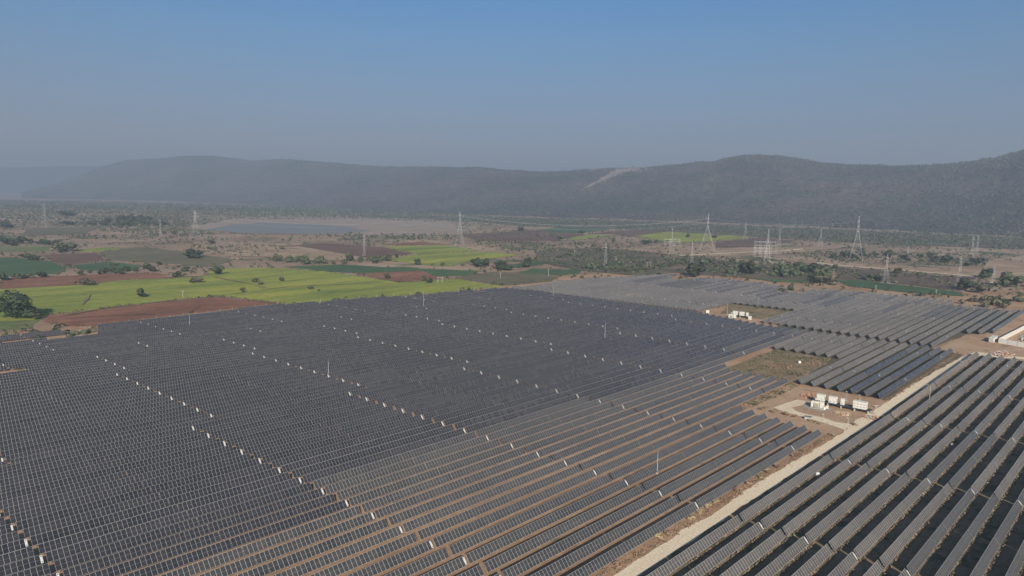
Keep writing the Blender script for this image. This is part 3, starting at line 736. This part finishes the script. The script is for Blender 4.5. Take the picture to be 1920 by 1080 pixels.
for a_ in ((301,445,411,'small faint lattice tower left of the lake',.06),(85,428,380,'very faint lattice tower far on the left',.1),(683,479,440,'faint lattice tower in brown field at centre left',.06),(1135,500,453,'slim lattice tower rising from the scrub',.07),(1259,479,425,'lattice tower beside small gantry left of widest tower',.09),(1397,450,416,'small lattice tower on far brown field edge',.11),(1438,490,429,'lattice tower rising in front of the big gantry',.09),(1461,461,428,'small thin lattice tower right of the big gantry',.07),(1538,462,428,'small lattice tower between gantry and tallest tower',.11),(1660,531,477,'lattice tower standing in dark fallow field',.11),(1798,528,480,'faint lattice tower at the end of pale track',.08),(1822,481,440,'left one of two adjoining towers at far right',.07),(1831,481,440,'right one of two adjoining towers at far right',.07),(1297,494,452,'faint slim tower just left of broad dark tree',.06),(1862,530,497,'faint short tower among trees at right edge',.1),(1702,480,460,'tiny tower in far scrub at right',.08)):
    pylon(a_[0],a_[1],a_[2],a_[3],a_[4],-1.0)
def wires(A,B,sag,w):
    for i,(cn,rr2) in enumerate((('upper near',.06),('upper far',.035),('middle near',.03),('middle far',.025))):
        b=MB(); n=16; pr=None
        for q in range(n+1):
            t_=q/n; p=A[i].lerp(B[i],t_); p=Vector((p.x,p.y,p.z-sag*4*t_*(1-t_)))
            if pr is not None: b.tube(pr,p,rr2,3)
            pr=p
        o=b.build('power_line',M['wire']); tag(o,f'{cn} pale sagging power line {w}','power line','power lines between the tall towers '+w)
wires(T1,T2,16,'from the lake tower to the middle tower'); wires(T2,T3,13,'from the middle tower to the widest tower'); wires(T3,T4,6,'from the widest tower to the tallest tower')
def gantry(px,py,wd,ht,n,lb):
    p=at(px,py); t=empty('substation_gantry',p,-.9); tag(t,lb,'gantry','substation gantries')
    for i in range(n):
        for yy in (0,8):
            b=MB(); x=wd*(i/(n-1)-.5); b.tube((x-.6,yy,0),(x,yy,ht*1.15),.08,4,r2=.05); b.tube((x+.6,yy,0),(x,yy,ht*1.15),.08,4,r2=.05); b.build('column',M['steel'],t)
    for yy in (0,8):
        for zz in (.72,1.): b=MB(); b.tube((-wd/2,yy,ht*zz),(wd/2,yy,ht*zz),.08,4); b.tube((-wd/2,yy,ht*zz-.9),(wd/2,yy,ht*zz-.9),.06,4); b.build('beam',M['steel'],t)
gantry(1436,477,30,18,5,'wide white substation gantry left of the tallest tower')
gantry(1261,463,24,12,4,'low white substation gantry beside far mustard field')
gantry(1427,483,16,13,3,'smaller white gantry in front of the wide one')
# ---------------------------------------------------------------- far village
r=random.Random(21)
hcol=[plain('lime_wall',(.36,.33,.30),.9),plain('pink_wall',(.33,.24,.20),.9),plain('tile_roof',(.26,.16,.12),.9),plain('tin_roof',(.34,.33,.32),.6)]
HX=sorted(r.choice((r.uniform(228,330),r.uniform(240,400),r.uniform(420,490))) for _ in range(34))
for i in range(34):
    px=HX[i]; p=at(px,r.uniform(384,390) if px>400 else r.uniform(381,390)); s_=r.uniform(7,13); t=empty('village_house',p,r.uniform(0,3))
    tag(t,f'tiny pale house in hazy village below the left hill, {ordn(i)} from left','house','houses of the far village')
    b=MB(); b.box((0,0,1.9),(s_,s_*.7,3.8)); b.build('wall',hcol[i%2],t)
    b=MB(); a0,a1=s_*.55,s_*.4
    b.face([(-a0,-a1,3.8),(a0,-a1,3.8),(a0,0,5.6),(-a0,0,5.6)]); b.face([(a0,a1,3.8),(-a0,a1,3.8),(-a0,0,5.6),(a0,0,5.6)]); b.face([(a0,-a1,3.8),(a0,a1,3.8),(a0,0,5.6)]); b.face([(-a0,a1,3.8),(-a0,-a1,3.8),(-a0,0,5.6)])
    b.build('roof',hcol[2+(i//2)%2],t)
# ---------------------------------------------------------------- trees
def crown_mesh(name,mt,nl,nq,seed,leaf=.085,flat=1.):
    r=random.Random(seed); b=MB(); lobes=[]
    for i in range(nl):
        a_=r.uniform(0,6.283); q=r.uniform(0,.33); lobes.append((Vector((q*math.cos(a_),q*math.sin(a_),r.uniform(.30,.78)-q*.35)),r.uniform(.13,.25)))
    for i in range(nq):
        c,rad=lobes[r.randrange(nl)]
        d=Vector((r.gauss(0,1),r.gauss(0,1),r.gauss(0,1)*flat)).normalized(); p=c+d*rad*r.uniform(.72,1.08)
        p.z=max(p.z,.08)
        u=(d+Vector((r.gauss(0,.5),r.gauss(0,.5),r.gauss(0,.5)))).normalized().orthogonal().normalized(); v_=d.cross(u)
        s=leaf*r.uniform(.55,1.3); a2=r.uniform(0,3.14); u2=u*math.cos(a2)+v_*math.sin(a2); v2=v_*math.cos(a2)-u*math.sin(a2)
        b.face([p+u2*s,p+v2*s*.8,p-u2*s,p-v2*s*.8])
    return b.mesh(name,mt)
def trunk_mesh():
    b=MB(); b.tube((0,0,0),(.01,0,.3),.035,6,r2=.024)
    for a_ in (0,2.1,4.2): b.tube((.01,0,.28),(.2*math.cos(a_),.2*math.sin(a_),.6),.02,5,r2=.006)
    return b.mesh('trunk',M['bark'])
TR=trunk_mesh()
LF={'d':'leaf_dark','m':'leaf_mid','g':'leaf_grey','o':'leaf_olive','r':'leaf_dry'}
CR={k:[crown_mesh('crown',M[v],8,360,hash_,.10) for hash_ in (11,12,13)] for k,v in LF.items()}
BIG=crown_mesh('crown',M['leaf_dark'],16,2600,5,.045)
def tree(px,py,wpx,hpx,kind,label,group=None,big=False,wm=None,p=None,name='tree'):
    p=at(px,py) if p is None else p; d=depth(p)
    W=wpx*d/F if wm is None else wm; H=hpx*d/F if wm is None else wm*hpx
    t=empty(name,p,rnd.uniform(0,6.28)); tag(t,label,'bush' if name=='dry_bush' else 'tree',group)
    c=link('crown',BIG if big else CR[kind][rnd.randrange(3)],t); c.scale=(W*1.3,W*1.3,H*1.12)
    k=link('trunk',TR,t); k.scale=(W*.9,W*.9,H)
TL=[(29,597,64,48,'d','largest dark round tree at the left edge',1),(68,599,16,13,'m','small bush to the right of the largest tree'),(54,596,20,24,'g','greyish young tree against the largest tree'),(161,535,26,15,'g','dark rounded tree at left mustard field top edge'),(265,557,18,18,'d','solitary round tree in left mustard field'),(333,520,15,14,'d','dark tree at the corner above left mustard field'),(408,515,20,17,'d','round dark tree at mustard field left corner'),(368,530,22,12,'g','scruffy low tree at mustard field border'),(455,548,9,10,'m','small tree on the path in mustard field'),(480,529,12,10,'m','small dark tree in upper mustard field'),(489,534,12,6,'o','low bush beside small tree in mustard field'),(528,527,11,9,'g','thin grey tree in upper mustard field'),(582,543,10,8,'m','small bush in middle mustard field'),(598,546,5,4,'m','tiny bush in middle mustard field'),(726,523,12,13,'m','open crowned tree on red ploughed patch'),(795,526,8,11,'d','left one of two trees near field poles'),(805,531,12,10,'d','right one of two trees near field poles'),(363,484,36,18,'d','broad dark tree clump in left middle distance'),(120,472,34,20,'m','tall green clump behind left fields'),(78,520,19,13,'d','dark tree beside left ploughed field'),(42,522,26,11,'m','green tree pair below left green field'),(5,526,20,16,'d','dark tree at left edge of ploughed field'),(150,516,13,10,'m','small tree along left hedge'),(225,514,13,11,'d','round tree in the left hedge'),(275,504,15,12,'m','open tree beside left sparse field'),(298,497,9,7,'d','tiny round tree in left sparse field'),(349,509,16,11,'d','dark tree right of the left hedge'),(213,498,16,5,'m','flat low bush in left green patch'),(65,488,20,11,'d','dark tree above left green field'),(48,484,17,10,'m','green tree above left green field'),(528,468,10,9,'m','round tree on tan ground left of centre'),(783,496,14,12,'d','round dark tree in small mustard fields'),(744,483,8,7,'d','small tree between small mustard fields'),(830,498,9,7,'g','pale bare tree by small mustard field'),(990,501,18,21,'d','tall dark tree right of small mustard fields'),(976,434,14,12,'d','dark cluster in far fields behind centre'),(1050,449,13,9,'m','tree left of far mustard field'),(1290,445,9,8,'d','round tree on far mustard field'),(1340,446,12,6,'m','flat tree by widest tower on far mustard field'),(1304,519,31,27,'d','big tree at top edge of the panels'),(1402,515,26,27,'d','tall dark tree right of big edge tree'),(1374,492,12,10,'m','round tree left above tall dark tree'),(1368,514,16,14,'m','mid green tree left of tall dark tree'),(1481,545,11,11,'d','round tree on notch in panel rows'),(1466,549,12,8,'g','bush left of round tree in panel notch'),(1468,512,34,20,'m','broad green tree above green strip'),(1502,511,28,22,'d','dark dense tree in the right grove'),(1528,512,30,20,'d','dark spreading tree at right grove end'),(1548,513,22,16,'m','green tree at right grove edge'),(1540,531,28,16,'g','greyish tree below right grove'),(1564,534,18,13,'g','greyish bush right below grove'),(1566,503,8,8,'d','small round tree beside pale track'),(1683,513,17,12,'d','dark round tree below pale track'),(1627,525,28,10,'m','bushes left of fallow field tower'),(1647,527,20,12,'d','dark bush behind fallow field tower'),(1810,544,28,23,'d','darkest tree near the right edge'),(1838,549,26,16,'g','grey tree right of darkest tree'),(1895,538,38,28,'m','broad green tree at right edge'),(1850,521,26,20,'d','tree below pale track end at right'),(1862,566,14,12,'d','upper dark bush at right edge'),(1885,568,22,9,'d','wide dark bush at right edge'),(1907,566,18,12,'m','green bush at right picture edge'),(1837,491,18,8,'d','dark tree in far right scrub'),(1815,499,16,8,'d','small dark tree in far right scrub'),(1090,438,11,6,'d','small tree on far green field'),(1212,458,18,9,'d','tree clump before far mustard field'),(1231,456,8,8,'d','tree left of low gantry'),(1150,454,8,9,'d','slender tree below far brown field'),(235,416,35,14,'d','far dark grove beyond left fields'),(124,405,28,11,'d','farthest dark clump on left'),(127,422,25,8,'d','flat dark grove on left'),(10,428,24,16,'d','dark trees at far left edge'),(10,459,24,17,'d','dark grove at left edge'),(165,625,8,7,'d','small bush beside left corner of panels'),(396,457,13,9,'m','tree near the faint lake tower')]
for a_ in TL: tree(*a_[:6],big=len(a_)>6)
BELTS=[([(15,462),(110,460),(105,455),(20,455)],14,'d',9,'in the dense belt behind left pale field'),([(140,418),(270,414),(340,425),(150,424)],22,'d',14,'in far dark belt beyond left fields'),([(515,497),(700,494),(740,489),(690,486),(520,489)],26,'m',8,'in the hedge behind the long green field'),([(880,503),(960,508),(940,500),(890,498)],10,'d',8,'in the row below small mustard fields'),([(1095,505),(1200,514),(1210,508),(1100,498)],14,'m',6,'along the near edge of central scrub'),([(1240,500),(1350,512),(1420,512),(1400,490),(1260,484)],16,'m',6.5,'in scrub behind the big edge tree'),([(1440,514),(1560,520),(1560,528),(1530,528),(1440,518)],12,'m',9,'in the grove above the green strip'),([(1800,570),(1830,560),(1920,574),(1920,583),(1860,578)],16,'o',5,'in bushes at right end of far rows'),([(1480,482),(1700,492),(1850,498),(1850,485),(1600,474)],24,'d',8,'in far scrub around the tallest tower'),([(100,519),(250,513),(330,509),(250,507),(110,515)],10,'d',5,'in the hedge above left ploughed field')]
def pip(x,y,P):
    c=False; j=len(P)-1
    for i in range(len(P)):
        if (P[i][1]>y)!=(P[j][1]>y) and x<(P[j][0]-P[i][0])*(y-P[i][1])/(P[j][1]-P[i][1])+P[i][0]: c=not c
        j=i
    return c
kn={'d':'dark green','m':'mid green','o':'olive','g':'greyish'}
for P,n,kd,wm,wh in BELTS:
    spots=[]
    W=[at(*q)[:2] for q in P]; x0,x1=min(q[0] for q in W),max(q[0] for q in W); y0,y1=min(q[1] for q in W),max(q[1] for q in W); k=0;tries=0
    while k<n and tries<4000:
        tries+=1; x,y=rnd.uniform(x0,x1),rnd.uniform(y0,y1)
        if not pip(x,y,W): continue
        spots.append((x,y)); k+=1
    spots.sort(key=lambda q_:proj((q_[0],q_[1],0))[0])
    for k,(x,y) in enumerate(spots): tree(0,0,0,rnd.uniform(.65,1.0),kd,f'{kn[kd]} tree {wh}, {ordn(k)} from left','trees '+wh,wm=wm*rnd.uniform(.7,1.5),p=Vector((x,y,zt(x,y))))
DB=[(1156,1061,14,9),(1235,1010,16,11),(1250,1002,12,8),(1297,975,14,10),(1312,962,14,10),(1327,952,13,9),(1342,943,12,8),(1381,920,13,9),(1403,909,11,8),(1425,896,10,8),(1438,885,13,9),(1456,877,12,8),(1486,856,12,7),(1505,847,9,6),(1560,817,10,5),(1429,768,12,6),(1451,773,12,6),(1473,778,12,6),(1490,782,9,5),(1533,794,14,4),(1520,790,9,5),(1602,797,12,4)]
DB.sort(key=lambda q_:q_[0])
for q,a_ in enumerate(DB): tree(a_[0],a_[1],a_[2],a_[3],'r',f'reddish brown dry bush on the verge left of dirt road, {ordn(q)} from left','dry bushes along the road verge' ,name='dry_bush')
# scatter: low scrub as stuff
class Soup:
    def __init__(s): s.V=[];s.n=0
    def clump(s,r,p,w,h,nq,leaf):
        for _ in range(nq):
            d=Vector((r.gauss(0,1),r.gauss(0,1),abs(r.gauss(0,1)))).normalized(); c=Vector((p[0]+d.x*w*.42,p[1]+d.y*w*.42,p[2]+h*.1+d.z*h*.75))
            u=Vector((r.gauss(0,1),r.gauss(0,1),r.gauss(0,1))).normalized(); v_=d.cross(u)
            if v_.length<.1: continue
            v_.normalize(); u=v_.cross(d); s_=leaf*r.uniform(.6,1.3)
            s.V+= [c+u*s_,c+v_*s_*.8,c-u*s_,c-v_*s_*.8]
    def build(s,name,mt,label,cat):
        me=bpy.data.meshes.new(name); n=len(s.V)//4; me.vertices.add(n*4); me.vertices.foreach_set('co',np.array([tuple(v) for v in s.V],dtype=np.float32).ravel())
        me.loops.add(n*4); me.loops.foreach_set('vertex_index',np.arange(n*4,dtype=np.int32)); me.polygons.add(n); me.polygons.foreach_set('loop_start',np.arange(0,n*4,4,dtype=np.int32))
        me.materials.append(mt); me.update(calc_edges=True); me.validate(); o=link(name,me); tag(o,label,cat,kind='stuff'); return o
FP=[f[1] for f in FIELDS if f[0] in('mustard_field','green_field','ploughed_field','sparse_field','grass_field','pale_field')]
LAKE=[(350,430),(430,412),(700,412),(850,418),(860,437),(700,440),(450,440)]
DENSE=[[(-40,376),(600,389),(960,409),(960,413),(600,408),(-40,398)],[(600,401),(960,408),(1300,419),(1600,433),(1990,449),(1990,470),(1700,460),(1550,453),(1440,446),(1180,430),(1000,424),(700,405)],[(140,405),(350,405),(360,428),(250,440),(140,425)],[(250,432),(380,432),(380,444),(250,444)],[(0,400),(140,398),(140,412),(0,412)],[(130,443),(280,441),(280,447),(130,449)],[(95,465),(140,462),(140,478),(95,478)],[(480,398),(640,396),(640,404),(480,406)],[(1010,470),(1120,465),(1290,480),(1400,490),(1560,500),(1560,520),(1380,516),(1290,512),(1240,508),(1180,516),(1090,507),(1000,490)],[(1500,470),(1900,478),(1850,500),(1500,492)],[(870,452),(1000,455),(1160,462),(1040,480),(930,470)],[(640,440),(860,442),(860,450),(640,449)]]
cover=[Soup(),Soup(),Soup()]; n=0; r=random.Random(3); tries=0
for tries in range(115000):
    rr_=360+4900*r.random()**1.35; a_=R_(r.uniform(3,83)); X=CAMC[0]+rr_*math.cos(a_); Y=CAMC[1]+rr_*math.sin(a_)
    if rr_<2600 or True:
        px,py,d=proj((X,Y,zt(X,Y)))
        if px<-60 or px>1990 or py<np.interp(px,[0,600,960,1300,1600,1920],[374,386,407,419,432,448]): continue
        if pip(px,py,[(x,y+1.5) for x,y in NORTH_PX]+[(1990,600),(1990,1500),(-400,1500),(-80,700)]): continue
        if any(pip(px,py,P) for P in FP) or pip(px,py,LAKE): continue
        if px>1780 and py>560: continue
        dens=any(pip(px,py,P) for P in DENSE)
        f_=noise.noise((X/160,Y/160,4))*.5+noise.noise((X/45,Y/45,8))*.5
        pr=.47 if dens else (.08+max(0,f_)*1.3)
        if py<425+max(0,(px-960)*.04): pr+=.35
        if pip(px,py,FIELDS[29][1]) or pip(px,py,FIELDS[30][1]): pr*=.35
        if r.random()>pr: continue
        w_=r.uniform(2.,5.5)*(1.25 if d>1200 else 1)*(1.6 if d>2800 else 1)*(1.2 if dens else 1); k=0 if r.random()<.5 else (1 if r.random()<.6 else 2)
        cover[k].clump(r,(X,Y,zt(X,Y)),w_,w_*r.uniform(.45,.9),9 if d<900 else 6,w_*.26); n+=1
print('scrub',n)
for k,(mt,lb) in enumerate((('leaf_dark','dark green scrub scattered over the plain beyond the fields'),('leaf_mid','mid green scrub scattered over the plain beyond the fields'),('leaf_grey','greyish dry scrub scattered over the plain beyond the fields'))): cover[k].build('scrub',M[mt],lb,'scrub')
# canopy on the hills and the woods at their foot
cs_=[Soup(),Soup(),Soup()]; ni,nc_=hv.shape[:2]; r=random.Random(5)
for _ in range(26000):
    i=r.randrange(ni-1); j=int((nc_-9)*r.random()**.8); a_,b2=r.random(),r.random()
    p=hv[i,j]*(1-a_)*(1-b2)+hv[i+1,j]*a_*(1-b2)+hv[i,j+1]*(1-a_)*b2+hv[i+1,j+1]*a_*b2
    if noise.noise((p[0]/90,p[1]/90,p[2]/60))<-.18: continue
    k=i*nc_+j
    if vals[k]>.2: continue
    f_=noise.noise((p[0]/500,p[1]/500,3)); k=0 if f_+r.uniform(-.3,.3)>.1 else (1 if r.random()<.45 else 2)
    w_=r.uniform(5,11); cs_[k].clump(r,p,w_,w_*.75,3,w_*.36)
for k,(mt,lb) in enumerate((('leaf_dark','dark green trees of the forest covering the hills'),('leaf_mid','lighter green trees of the forest covering the hills'),('leaf_grey','leafless greyish trees of the forest covering the hills'))): cs_[k].build('hill_forest',M[mt],lb,'forest')
# weeds between the rows right of the road, on the verge and in the clearings
wd=[Soup(),Soup()]; r=random.Random(9)
for _ in range(22000):
    j=r.randrange(0,17); X=r.uniform(-10,345); Y=-12.3-5.63*j-.85+r.gauss(0,.4)
    if noise.noise((X/9,Y/5,1))<-.3: continue
    px,py,d=proj((X,Y,0))
    if px<1100 or px>1960 or py>1110: continue
    w_=r.uniform(.35,1.0); wd[0 if r.random()<.5 else 1].clump(r,(X,Y,zt(X,Y)),w_,w_*.6,4,w_*.3)
for _ in range(2600):
    X=r.uniform(-10,350); Y=-2.4+r.gauss(0,.8) if X<155 or X>220 else 40
    if X>220: Y=-2.9+r.gauss(0,.5)
    w_=r.uniform(.3,.9); wd[1].clump(r,(X,Y,zt(X,Y)),w_,w_*.5,4,w_*.3)
for _ in range(2600):
    if r.random()<.6: X,Y=r.uniform(221,286),r.uniform(40,71)
    elif r.random()<.4: X,Y=r.uniform(372,420),r.uniform(114,166)
    else: X,Y=r.uniform(160,219),r.uniform(33,38)
    w_=r.uniform(.4,1.2)*(1.2 if noise.noise((X/12,Y/12,2))>0 else .6); wd[0 if noise.noise((X/20,Y/20,5))>-.25 else 1].clump(r,(X,Y,zt(X,Y)),w_,w_*.5,5,w_*.3)
wd[0].build('weeds',M['leaf_olive'],'green olive weeds growing between panel rows and in clearings','weeds'); wd[1].build('dry_weeds',M['leaf_dry'],'brown dry weeds along the road verge and under panels','weeds')
# rank growth on the bunds between the fields
hd=Soup(); r=random.Random(31)
for nm,poly,_ in FIELDS:
    if nm not in ('mustard_field','ploughed_field','green_field','sparse_field'): continue
    W=[at(*q) for q in poly]
    for p_,q_ in zip(W,W[1:]+W[:1]):
        L=(q_-p_).length; dd=depth(p_)
        for k in range(int(L/(2.2 if dd<900 else 5))):
            c=p_.lerp(q_,r.random()); 
            if noise.noise((c.x/22,c.y/22,7))<-.12: continue
            px,py,d=proj(c)
            if px<-40 or px>1980 or pip(px,py,[(x,y) for x,y in NORTH_PX]+[(1990,600),(1990,1500),(-400,1500),(-80,700)]): continue
            w_=r.uniform(.7,2.2)*(1.3 if dd>900 else 1); x_,y_=c.x+r.gauss(0,1.3),c.y+r.gauss(0,1.3); hd.clump(r,(x_,y_,zt(x_,y_)+.1),w_,w_*.6,4,w_*.3)
hd.build('bund_growth',M['verge'],'low olive growth along the bunds between the fields','weeds')
# ---------------------------------------------------------------- haze
hm=bpy.data.materials.new('haze'); hm.use_nodes=True; hn=hm.node_tree; hn.nodes.remove(hn.nodes['Principled BSDF'])
pv=hn.nodes.new('ShaderNodeVolumePrincipled'); pv.inputs['Color'].default_value=(.41,.51,.65,1); pv.inputs['Density'].default_value=2.3e-4; pv.inputs['Anisotropy'].default_value=.1
hn.links.new(pv.outputs[0],hn.nodes['Material Output'].inputs['Volume'])
b=MB(); b.box((4250,4250,247),(16800,16800,510)); o=b.build('haze',hm); tag(o,kind='stuff')
